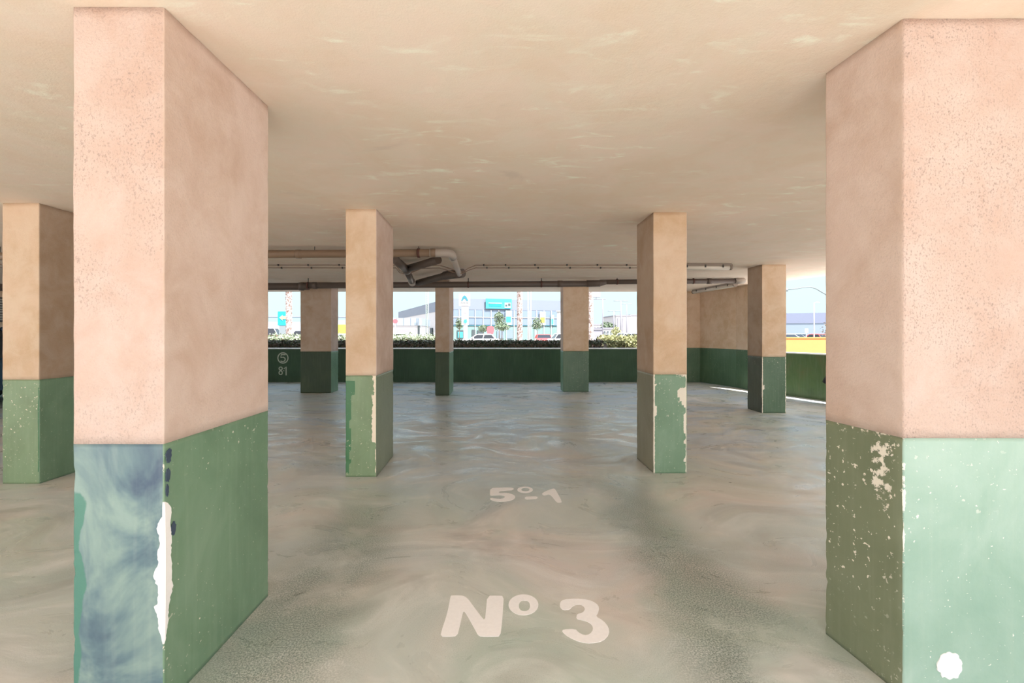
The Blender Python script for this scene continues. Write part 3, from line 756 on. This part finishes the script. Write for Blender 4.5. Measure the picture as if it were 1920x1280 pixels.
# palms
def palmmat():
    m, n, p = newmat('palm bark'); v = n.pos()
    sp = n.node('ShaderNodeSeparateXYZ'); n.put(sp.inputs[0], v)
    k = n.noise(n.vmul(v, (1, 1, .55)), 9, 3, .6, 1.0)
    n.put(p.inputs['Base Color'], n.mix(n.step(k, .48, .6), (.33, .28, .27), (.10, .06, .045)))
    p.inputs['Roughness'].default_value = .9; return m
M['palm'] = palmmat()
frond_me = None
def palm(px, Z, rad, lab, ht=7.2, lean=0):
    global frond_me
    x = (px-VX)/F*Z; root = empty('palm_tree', (x, Z, zo), lab, 'palm tree', 'palm trunks outside the rear opening')
    bm = B(); rows = []; seg = 14; K = 90
    for k in range(K+1):
        z = ht*k/K; row = []
        for j in range(seg):
            a = 2*math.pi*(j+(k % 2)*.5)/seg; rr = rad*(1+.10*(1 if (k % 4) < 2 else -1)*math.cos(j*math.pi)+.35*math.exp(-z/.25))*(1-.1*z/ht)
            row.append(bm.verts.new((x+lean*z+rr*math.cos(a), Z+rr*math.sin(a), zo+z)))
        rows.append(row)
    for a, b in zip(rows, rows[1:]):
        for j in range(seg): bm.faces.new((a[j], a[(j+1) % seg], b[(j+1) % seg], b[j]))
    bm.faces.new(rows[-1]); link('trunk', bm, M['palm'], root)
    if frond_me is None:
        bm = B(); N = 26; mid = [Vector((t*2.3, 0, .9*t*1.4-1.9*t*t*1.1)) for t in [i/N for i in range(N+1)]]
        for i in range(1, N):
            Lf = .55*math.sin(math.pi*(i/N)**.8)+.08
            for s in (-1, 1):
                a = mid[i]; b = a+Vector((.12, s*Lf, -.22*Lf)); bm.faces.new([bm.verts.new(a+Vector((-.02, 0, 0))), bm.verts.new(a+Vector((.03, 0, 0))), bm.verts.new(b)])
        tube(bm, mid, .018, 5)
        frond_me = bpy.data.meshes.new('frond'); bm.to_mesh(frond_me); bm.free(); frond_me.materials.append(M['leaf'])
    for k in range(16):
        f = bpy.data.objects.new('frond', frond_me); COL.objects.link(f); f.parent = root
        f.location = (lean*ht, 0, ht-.02); f.rotation_euler = (0, -.55+.5*(k % 3), k*2.4)
palm(542.5, 31, .20, 'palm trunk on the left, in front of the cyan sign', lean=-.01)
palm(974.5, 31, .185, 'palm trunk in the middle, in front of the big grey shop')
palm(1107.5, 31, .20, 'palm trunk on the right, beside the broad pillar', lean=-.012)

# ------------------------------------------------------------------ far buildings
def flat(name, r, g, b, k=.45, rough=.8): return plain(name, [c*k*.60 for c in L(r, g, b)], rough, var=.03, vs=.4)
M['band'] = flat('blue grey cladding', 195, 210, 232, .36)
M['bwhite'] = flat('white facade', 250, 248, 250, .60)
M['bglass'] = flat('pale blue shop glass', 180, 205, 235, .40, .25)
M['bglass2'] = flat('green tinted ground floor glass', 180, 218, 215, .42, .25)
M['dk'] = flat('dark openings', 90, 105, 110, .5)
M['teal'] = flat('turquoise sign', 70, 215, 235, .62)
M['teal2'] = flat('pale turquoise', 190, 255, 255, .6)
M['cyan'] = flat('cyan sign', 0, 190, 225, .85)
M['yellow'] = flat('yellow sign', 255, 248, 90, .62)
M['palebox'] = flat('pale blue annex', 205, 225, 240, .5)
M['pink'] = flat('pink sign', 255, 120, 130, .6)
M['mauve'] = flat('mauve grey panel', 200, 200, 215, .48)
M['pole'] = flat('white pole', 250, 250, 250, .62)
M['greypole'] = flat('grey pole', 170, 185, 190, .5)
M['logo'] = flat('blue logo', 60, 170, 190, .5)
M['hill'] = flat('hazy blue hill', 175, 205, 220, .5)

def seg_quad(bm, a, b, z0, z1, t, mi=0):
    """wall panel between plan points a and b, thickness t away from the camera"""
    a, b = Vector(a), Vector(b); d = (b-a).normalized(); o = Vector((-d.y, d.x))
    if o.y < 0: o = -o
    return prism(bm, [a, b, b+o*t, a+o*t], z0, z1, mi)
Aq, Bq_, Cq = Vector((-28.6, 147)), Vector((-7.7, 90)), Vector((18.5, 97.4))
r = empty('shop_building', (-2, 95, zo), 'large pale grey shop with a glass front and turquoise sign across the road', 'building')
Hs = 8.35; hb = 6.15
back = [Aq, Bq_, Cq, Vector((18.5, 150))]
bm = B(); prism(bm, [tuple(q+Vector((0, .3))) for q in back], zo, hb); link('wall', bm, M['bwhite'], r)
bm = B(); prism(bm, back, hb, Hs); link('cladding_band', bm, M['band'], r)
d2 = (Cq-Bq_).normalized(); fo = Vector((d2.y, -d2.x))     # outwards, towards the camera
def onf(t, off=0): q = Bq_+(Cq-Bq_)*t+fo*off; return q
bm = B(); seg_quad(bm, onf(.02, .12), onf(.99, .12), 3.15, hb-.05, .1); link('upper_glazing', bm, M['bglass'], r)
bm = B(); seg_quad(bm, onf(.02, .12), onf(.99, .12), zo, 2.85, .1); link('ground_floor_glazing', bm, M['bglass2'], r)
for k in range(17):
    t = .02+.97*k/16; q = onf(t, .2); bm = B(); obox(bm, q, d2, .07, .08, zo, hb); link('mullion', bm, M['pole'], r)
for z in (2.95, 4.6): bm = B(); seg_quad(bm, onf(.01, .25), onf(.995, .25), z, z+.12, .1); link('transom', bm, M['logo'] if z < 4 else M['pole'], r)
def on_px(px, off):  # where the view ray of column px meets the shop front plane, moved off towards us
    o = onf(0, off); dx = (px-VX)/F; # x = dx*y ; o + d2*s
    s = (dx*o.y-o.x)/(d2.x-dx*d2.y); return o+d2*s
def panel(name, x0, x1, y0, y1, off, mat, parent, t=.12):
    a, b = on_px(x0, off), on_px(x1, off); zt = EYE-(y0-VY)/F*((a.y+b.y)/2); zb_ = EYE-(y1-VY)/F*((a.y+b.y)/2)
    bm = B(); seg_quad(bm, a, b, zb_, zt, t); return link(name, bm, mat, parent)
sg = panel('sign_board', 911, 959.5, 560, 578.5, .5, M['teal'], r)
panel('sign_lettering', 916, 941, 567, 569.2, .58, M['teal2'], sg, .05); panel('sign_lettering', 917, 940, 570.5, 573.5, .58, M['cyan'], sg, .05)
panel('sign_lettering', 946, 958, 567, 577, .58, M['teal2'], sg, .05); panel('sign_lettering', 948, 951, 571, 574, .64, M['dk'], sg, .05); panel('sign_lettering', 953, 957, 569, 573, .64, M['dk'], sg, .05)
for x0, x1, y0, y1, m1, m2 in ((948, 959.5, 582, 609, 'teal2', 'teal'), (1012, 1023, 584, 609, 'bwhite', 'yellow'), (1033, 1039, 590, 609, 'teal2', 'teal')):
    bn = panel('banner', x0, x1, y0, y1, .5, M[m1], r); panel('banner_print', x0+1.5, x1-1.5, (y0+y1)/2-2, (y0+y1)/2+8, .58, M[m2], bn, .05)
for x0, x1, y0, y1, m_ in ((895, 907, 619, 633, 'dk'), (857, 869, 619, 634, 'dk'), (885, 891, 618, 634, 'dk'), (1002, 1009, 616, 634, 'teal2'), (932, 945, 620, 634, 'bglass'), (950, 962, 619, 634, 'bglass')):
    panel('shop_window', x0, x1, y0, y1, .3, M[m_], r)
bn = panel('window_poster', 858.5, 868, 622, 633, .45, M['teal'], r)
# trees reflected / standing before the shop
def tree(px, Z, ztop, rad, label, hcrown=1.5, cnt=500, leaf=.14, mat='leaf', cat='tree', name='tree', grp='small trees in front of the shops'):
    x = (px-VX)/F*Z; root = empty(name, (x, Z, zo), label, cat, grp)
    link('trunk', tube(B(), [(x, Z, zo), (x+.05, Z, ztop-hcrown*.6)], [.09, .05], 8), M['stem'], root)
    bm = B()
    def smp():
        d = Vector((random.gauss(0, 1), random.gauss(0, 1), random.gauss(0, 1))).normalized()*random.random()**.4
        return (x+d.x*rad, Z+d.y*rad, ztop-hcrown/2+d.z*hcrown/2)
    leaves(bm, smp, cnt, leaf); link('foliage', bm, M[mat], root)
tree(936, 84, 5.4, 1.0, 'thin leafy tree before the shop glass, left of the turquoise banner', 2.6, 500, .2)
tree(941, 79, 3.4, 1.4, 'low spreading bush before the shop glass, under the thin tree', 1.6, 500, .2)
tree(906, 83, 2.9, 1.0, 'low bush before the shop glass under the big sign', 1.2, 350, .18)
tree(1007, 83, 4.3, 1.0, 'small tree left of the yellow banner', 2.4, 450, .18)
tree(861, 83, 4.2, .7, 'small tree left of the white totem sign', 2.0, 350, .18)
# totem sign in front of the shop
r = empty('totem_sign', ((870-VX)/F*70, 70, zo), 'white square totem sign with a blue peaked A emblem', 'sign')
q = lambda x, y, Z=70: P(x, y, Z)
bm = B(); a, b = q(860.5, 551), q(881.5, 573.5); box(bm, a.x, b.x, 69.8, 70.3, b.z, a.z, .04); bd = link('sign_box', bm, M['bwhite'], r)
def fr(x, y): v_ = P(x, y, 69.78); return v_
link('emblem', plate(B(), [fr(864.5, 563.5), fr(867.5, 556), fr(871, 553.5), fr(874.5, 556), fr(878, 563.5), fr(875, 564), fr(872.8, 560.5), fr(871, 559), fr(869.2, 560.5), fr(867, 564)], (0, -1, 0), .05), M['logo'], bd)
bm = B()
for k, x in enumerate((864.5, 867.5, 870.5, 873.5, 876)): plate(bm, [fr(x, 566.6), fr(x+1.4, 566.6), fr(x+1.4, 568.4), fr(x, 568.4)], (0, -1, 0), .03)
link('lettering', bm, M['dk'], bd)
bm = B(); a, b = q(865.5, 574), q(878.5, 609); box(bm, a.x, b.x, 69.9, 70.2, b.z, a.z, .03); pn = link('banner', bm, M['bwhite'], r)
bm = B(); plate(bm, [fr(870, 599), fr(875, 598), fr(876, 604), fr(872, 606), fr(869, 603)], (0, -1, 0), .04); link('emblem', bm, M['teal'], pn)
bm = B(); plate(bm, [fr(868, 583), fr(876, 583), fr(876, 584.6), fr(868, 584.6)], (0, -1, 0), .04); link('lettering', bm, M['mauve'], pn)
bm = B(); a = q(869, 609); b = q(875, 609); box(bm, a.x, b.x, 69.95, 70.15, zo, a.z, .02); link('post', bm, M['bwhite'], r)
# red banner figure
r = empty('feather_banner', ((919-VX)/F*60, 60, zo), 'red and white banner standing in front of the shop entrance', 'banner')
link('cloth', plate(B(), [P(x, y, 60) for x, y in smooth_poly([Vector(t) for t in ((914, 611), (925, 611), (927, 618), (924, 628), (919, 634), (914, 627), (912, 618))], 2)], (0, 1, 0), .06), M['pink'], r)
a = P(919, 634, 60.05); link('pole', tube(B(), [(a.x, 60.05, zo), (a.x, 60.05, a.z+.1)], .05, 8), M['pole'], r)
# poles
def pole(px, Z, ytop, rad, label, mat='pole', arm=0, grp='poles and street lamps outside', name='flagpole', cat='pole'):
    a = P(px, ytop, Z); root = empty(name, (a.x, Z, zo), label, cat, grp)
    link('post', tube(B(), [(a.x, Z, zo), (a.x, Z, a.z)], [rad*1.2, rad], 10), M[mat], root)
    if arm:
        for s in ((-1, 1) if arm == 2 else (1,)):
            link('lamp_head', tube(B(), [(a.x, Z, a.z-.03), (a.x+s*rad*5, Z, a.z+.04), (a.x+s*rad*11, Z, a.z)], [rad*.4, rad*.7, rad*.5], 8), M[mat], root)
    else: link('finial', tube(B(), [(a.x, Z, a.z), (a.x, Z, a.z+.12)], rad*1.5, 10), M[mat], root)
pole(990, 62, 532, .065, 'white flagpole right of the middle palm trunk, left one of the pair')
pole(995.3, 62, 532, .065, 'white flagpole right of the middle palm trunk, right one of the pair')
pole(1164, 90, 564, .13, 'tall street lamp left of the white block', 'mauve', 2, name='street_lamp', cat='street lamp')
pole(1175, 100, 570, .10, 'pale street lamp in front of the striped block', 'mauve', 2, name='street_lamp', cat='street lamp')
pole(1151, 82, 583, .10, 'white street lamp between the trees and the white block', 'mauve', 2, name='street_lamp', cat='street lamp')
pole(1143, 120, 598, .10, 'short far street lamp above the low white houses', 'mauve', 2, name='street_lamp', cat='street lamp')
pole(1526.5, 45, 567, .05, 'white street lamp seen through the right-hand opening', 'pole', 1, name='street_lamp', cat='street lamp')
pole(1048, 75, 584, .33, 'thick white column beside the white car, left of the broad pillar', 'pole', 0, name='advertising_column', cat='column')
# lattice mast
r = empty('lattice_mast', ((801-VX)/F*75, 75, zo), 'pale narrow lattice mast in front of the shop side wall', 'mast')
xm = (801-VX)/F*75; bm = B()
for s in (-1, 1):
    for t in (-1, 1): tube(bm, [(xm+s*.19, 75+t*.19, zo), (xm+s*.19, 75+t*.19, 9.6)], .045, 6)
link('upright', bm, M['palebox'], r)
bm = B()
for k in range(26):
    z = .2+k*.36; tube(bm, [(xm-.19, 74.81, z), (xm+.19, 74.81, z+.18), (xm-.19, 74.81, z+.36)], .03, 5)
link('bracing', bm, M['hedge_pale'], r)
# annex left of the shop
r = empty('annex_building', (-12.3, 78, zo), 'low pale blue annex with a white shop front left of the big shop', 'building')
a = P(737, 596, 78); b = P(790, 610, 78); bm = B(); box(bm, a.x-3.5, b.x, 78, 90, b.z, a.z, 0); link('fascia', bm, M['palebox'], r)
bm = B(); box(bm, a.x-3.5, b.x-.1, 78.2, 90, zo, b.z-.001); link('wall', bm, M['bwhite'], r)
for x0, x1, y0, y1, mm in ((783, 787, 611, 634, 'dk'), (744, 768, 617, 630, 'mauve')):
    u, v_ = P(x0, y0, 78), P(x1, y1, 78); bm = B(); box(bm, u.x, v_.x, 78.08, 78.3, max(v_.z, .05), u.z); link('door' if mm == 'dk' else 'shop_sign', bm, M[mm], r)
for k in range(4):
    xx = a.x+(b.x-a.x)*(k+.5)/4; bm = B(); box(bm, xx-.04, xx+.04, 77.93, 78.0, b.z, a.z); link('fascia_rib', bm, M['band'], r)
# round sign, red sign
r = empty('round_sign', P(789, 603, 74), 'dark grey oval sign on the corner between annex and shop', 'sign')
bm = B(); c = P(789, 603, 74); plate(bm, [(c.x+.22*math.cos(t), 74, c.z+.55*math.sin(t)) for t in ang], (0, 1, 0), .1); link('disc', bm, M['mauve'], r)
link('post', tube(B(), [(c.x, 74.06, zo), (c.x, 74.06, c.z)], .06, 8), M['greypole'], r)
r = empty('round_sign', P(741, 602, 60), 'small red sign beside the second row left pillar', 'sign')
bm = B(); c = P(741, 602, 60); plate(bm, [(c.x+.33*math.cos(t), 60, c.z+.30*math.sin(t)) for t in ang], (0, 1, 0), .1); link('disc', bm, M['pink'], r)
link('post', tube(B(), [(c.x, 60.06, zo), (c.x, 60.06, c.z)], .05, 8), M['pole'], r)
for k, (x, lab) in enumerate(((792.5, 'dark doorway in the shop side wall next to the annex'), (806.5, 'dark window at the foot of the shop side wall'))):
    # on the side wall A-B of the shop
    dAB = (Bq_-Aq).normalized(); oo = Vector((-dAB.y, dAB.x)); oo = oo if oo.x < 0 else -oo
    base = Aq+oo*.1; dx = (x-VX)/F; s = (dx*base.y-base.x)/(dAB.x-dx*dAB.y); c = base+dAB*s
    bm = B(); obox(bm, c, dAB, 2.2, .12, zo, 2.6); sb = bpy.data.objects['shop_building']; link('doorway', bm, M['dk'], sb)
# cyan sign with arrow
r = empty('billboard', P(529, 597, 50), 'cyan billboard with a pale yellow arrow left of the left palm trunk', 'sign')
u, v_ = P(520.5, 583.5, 50), P(546, 610, 50); bm = B(); box(bm, u.x, v_.x, 50, 50.3, v_.z, u.z, .05); bd = link('board', bm, M['cyan'], r)
M['paleyellow'] = flat('pale yellow', 235, 245, 150, .75)
link('arrow', plate(B(), [P(x, y, 49.97) for x, y in ((524, 595.5), (530, 590.5), (530, 592.5), (545, 592.5), (545, 598), (530, 598), (530, 600.5))], (0, -1, 0), .04), M['paleyellow'], bd)
u, v_ = P(523, 610, 50), P(537, 632, 50); bm = B(); box(bm, u.x, v_.x, 50.05, 50.25, zo, u.z); link('plinth', bm, M['greypole'], r)
# yellow sign
r = empty('billboard', P(641, 617, 48), 'plain bright yellow sign between the broad shade-darkened pillar and the second row left pillar', 'sign')
u, v_ = P(632, 608, 48), P(656, 628, 48); bm = B(); box(bm, u.x, v_.x, 48, 48.2, v_.z, u.z, .04); link('board', bm, M['yellow'], r)
link('post', tube(B(), [((u.x+v_.x)/2, 48.1, zo), ((u.x+v_.x)/2, 48.1, v_.z)], .08, 8), M['greypole'], r)
# grey billboard on the right
r = empty('billboard', P(1119, 552, 60), 'small grey billboard high beside the right palm trunk', 'sign')
u, v_ = P(1111, 545, 60), P(1126, 557.5, 60); bm = B(); box(bm, u.x, v_.x, 60, 60.25, v_.z, u.z, .04); link('board', bm, M['mauve'], r)
a = P(1130, 561, 60.1); link('post', tube(B(), [(a.x, 60.1, zo), (a.x, 60.1, a.z+.1)], .07, 8), M['mauve'], r)
link('arm', tube(B(), [P(1110, 561, 60.1), P(1136, 561, 60.1)], .06, 6), M['mauve'], r); link('bracket', tube(B(), [P(1118, 557, 60.1), P(1118, 561.2, 60.1)], .06, 6), M['mauve'], r)
# far blocks
def block(x0, x1, ytop, Z, mat, label, depth=14, stripes=0, base=None, smat='mauve', name='building'):
    a, b = P(x0, ytop, Z), P(x1, ytop, Z); root = empty(name, ((a.x+b.x)/2, Z, zo), label, 'building', 'distant buildings')
    bm = B(); box(bm, a.x, b.x, Z, Z+depth, zo, a.z); link('wall', bm, M[mat], root)
    bm = B(); box(bm, a.x-.15, b.x+.15, Z-.15, Z+depth+.15, a.z, a.z+.25); link('parapet', bm, M['mauve'], root)
    if base:
        zz = P(x0, base, Z).z; bm = B(); box(bm, a.x+.1, b.x-.1, Z-.1, Z, zo, zz); link('lower_wall', bm, M[smat], root)
    for k in range(stripes):
        t = (k+.5)/stripes; xx = a.x+(b.x-a.x)*t; wd = (b.x-a.x)/stripes*.22
        bm = B(); box(bm, xx-wd, xx+wd, Z-.12, Z, .9, a.z-.4); link('window_strip', bm, M[smat], root)
block(1155, 1182, 592.5, 105, 'bwhite', 'white block with grey vertical stripes right of the street lamps', 12, 3)
block(1182.5, 1214, 591.5, 108, 'bwhite', 'plain white block half behind the right pillar of the second row', 12)
block(1113, 1130, 609, 130, 'bwhite', 'far pale house beside the right palm trunk', 12, 3)
block(1113, 1129, 618, 82, 'mauve', 'low mauve shed below the far pale house', 8, 0)
block(1130.5, 1149, 616.5, 84, 'bwhite', 'low white house with small windows below the trees', 8, 3, smat='greypole')
tree(1137, 98, 3.9, 1.3, 'round green tree behind the low white house', 2.0, 400, .25)
tree(1146, 92, 3.6, 1.1, 'green tree at the right end of the low white house', 2.2, 400, .25)
tree(1156, 80, 2.6, .9, 'bushy yellow green tree in front of the white striped block', 2.2, 350, .2, 'hedge_yellow')
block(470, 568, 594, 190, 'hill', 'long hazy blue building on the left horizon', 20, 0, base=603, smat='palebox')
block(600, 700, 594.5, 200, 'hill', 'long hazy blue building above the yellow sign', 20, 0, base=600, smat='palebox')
# right side: building, orange wall, curved lamp arm
M['violet'] = flat('violet blue cladding', 190, 203, 238, .38)
M['paleblue'] = flat('pale blue cladding', 195, 218, 242, .42)
r = empty('building', ((1520-VX)/F*75, 75, zo), 'long warehouse with a violet blue upper band seen through the right-hand opening', 'building', 'distant buildings')
a, b = P(1455, 588, 78), P(1720, 583, 71); m0, m1_ = P(1455, 606, 78), P(1720, 604, 71)
pa, pb = Vector((a.x, a.y)), Vector((b.x, b.y))
bm = B(); seg_quad(bm, pa, pb, (m0.z+m1_.z)/2, (a.z+b.z)/2, 12); link('cladding_band', bm, M['violet'], r)
bm = B(); seg_quad(bm, pa+Vector((0, .1)), pb+Vector((0, .1)), zo, (m0.z+m1_.z)/2-.001, 11.8); link('wall', bm, M['paleblue'], r)
for px, c_, l_ in ((1478, 'carwhite', 'white car below the warehouse, leftmost of four'), (1491, 'cargrey', 'grey car below the warehouse, left of the small signpost'), (1502, 'cargrey', 'dark car below the warehouse beside the small signpost'), (1544, 'carred', 'red car below the warehouse near the right pillar')):
    car(cpos(px, {1478: 58, 1491: 64, 1502: 70, 1544: 50}[px]), (0, -1, 0), M[c_], l_, 'cars parked below the warehouse', Ht=1.4)
r = empty('signpost', ((1512-VX)/F*40, 40, zo), 'small white signpost seen through the right-hand opening', 'sign')
u, v_ = P(1509.5, 616, 40), P(1515.5, 624, 40); bm = B(); box(bm, u.x, v_.x, 40, 40.06, v_.z, u.z, .01); link('board', bm, M['bwhite'], r)
link('post', tube(B(), [((u.x+v_.x)/2, 40.05, zo), ((u.x+v_.x)/2, 40.05, v_.z)], .04, 8), M['pole'], r)
r = empty('garden_wall', ((1520-VX)/F*18, 18, zo), 'ochre render boundary wall beyond the right-hand opening', 'wall')
bm = B(); box(bm, 9.0, 22, 18, 18.2, zo, EYE-(634-VY)/F*18); link('panel', bm, M['outer'], r)
bm = B(); box(bm, 8.98, 22.02, 17.97, 18.23, EYE-(634-VY)/F*18, EYE-(633-VY)/F*18+.02); link('coping', bm, M['outer'], r)
r = empty('street_lamp', (P(1575, 600, 22).x, 22, zo), 'grey curved lamp arm crossing the right-hand opening', 'street lamp', 'poles and street lamps outside')
pts = [P(1475, 543, 22), P(1490, 541.5, 22), P(1505, 539, 22), P(1520, 538, 22), P(1530, 541, 22), P(1540, 547, 22), P(1548, 551.5, 22), P(1562, 565, 22), P(1572, 590, 22), Vector((P(1575, 600, 22).x, 22, zo))]
link('post', tube(B(), pts, .028, 10), M['greypole'], r)
link('lamp_head', tube(B(), [P(1455, 545, 22), P(1476, 543, 22)], [.05, .09], 10), M['greypole'], r)
tree(1549, 30, 2.3, .35, 'spindly shrub beside the near right pillar', 1.9, 120, .06, 'stem', 'shrub', 'shrub', None)
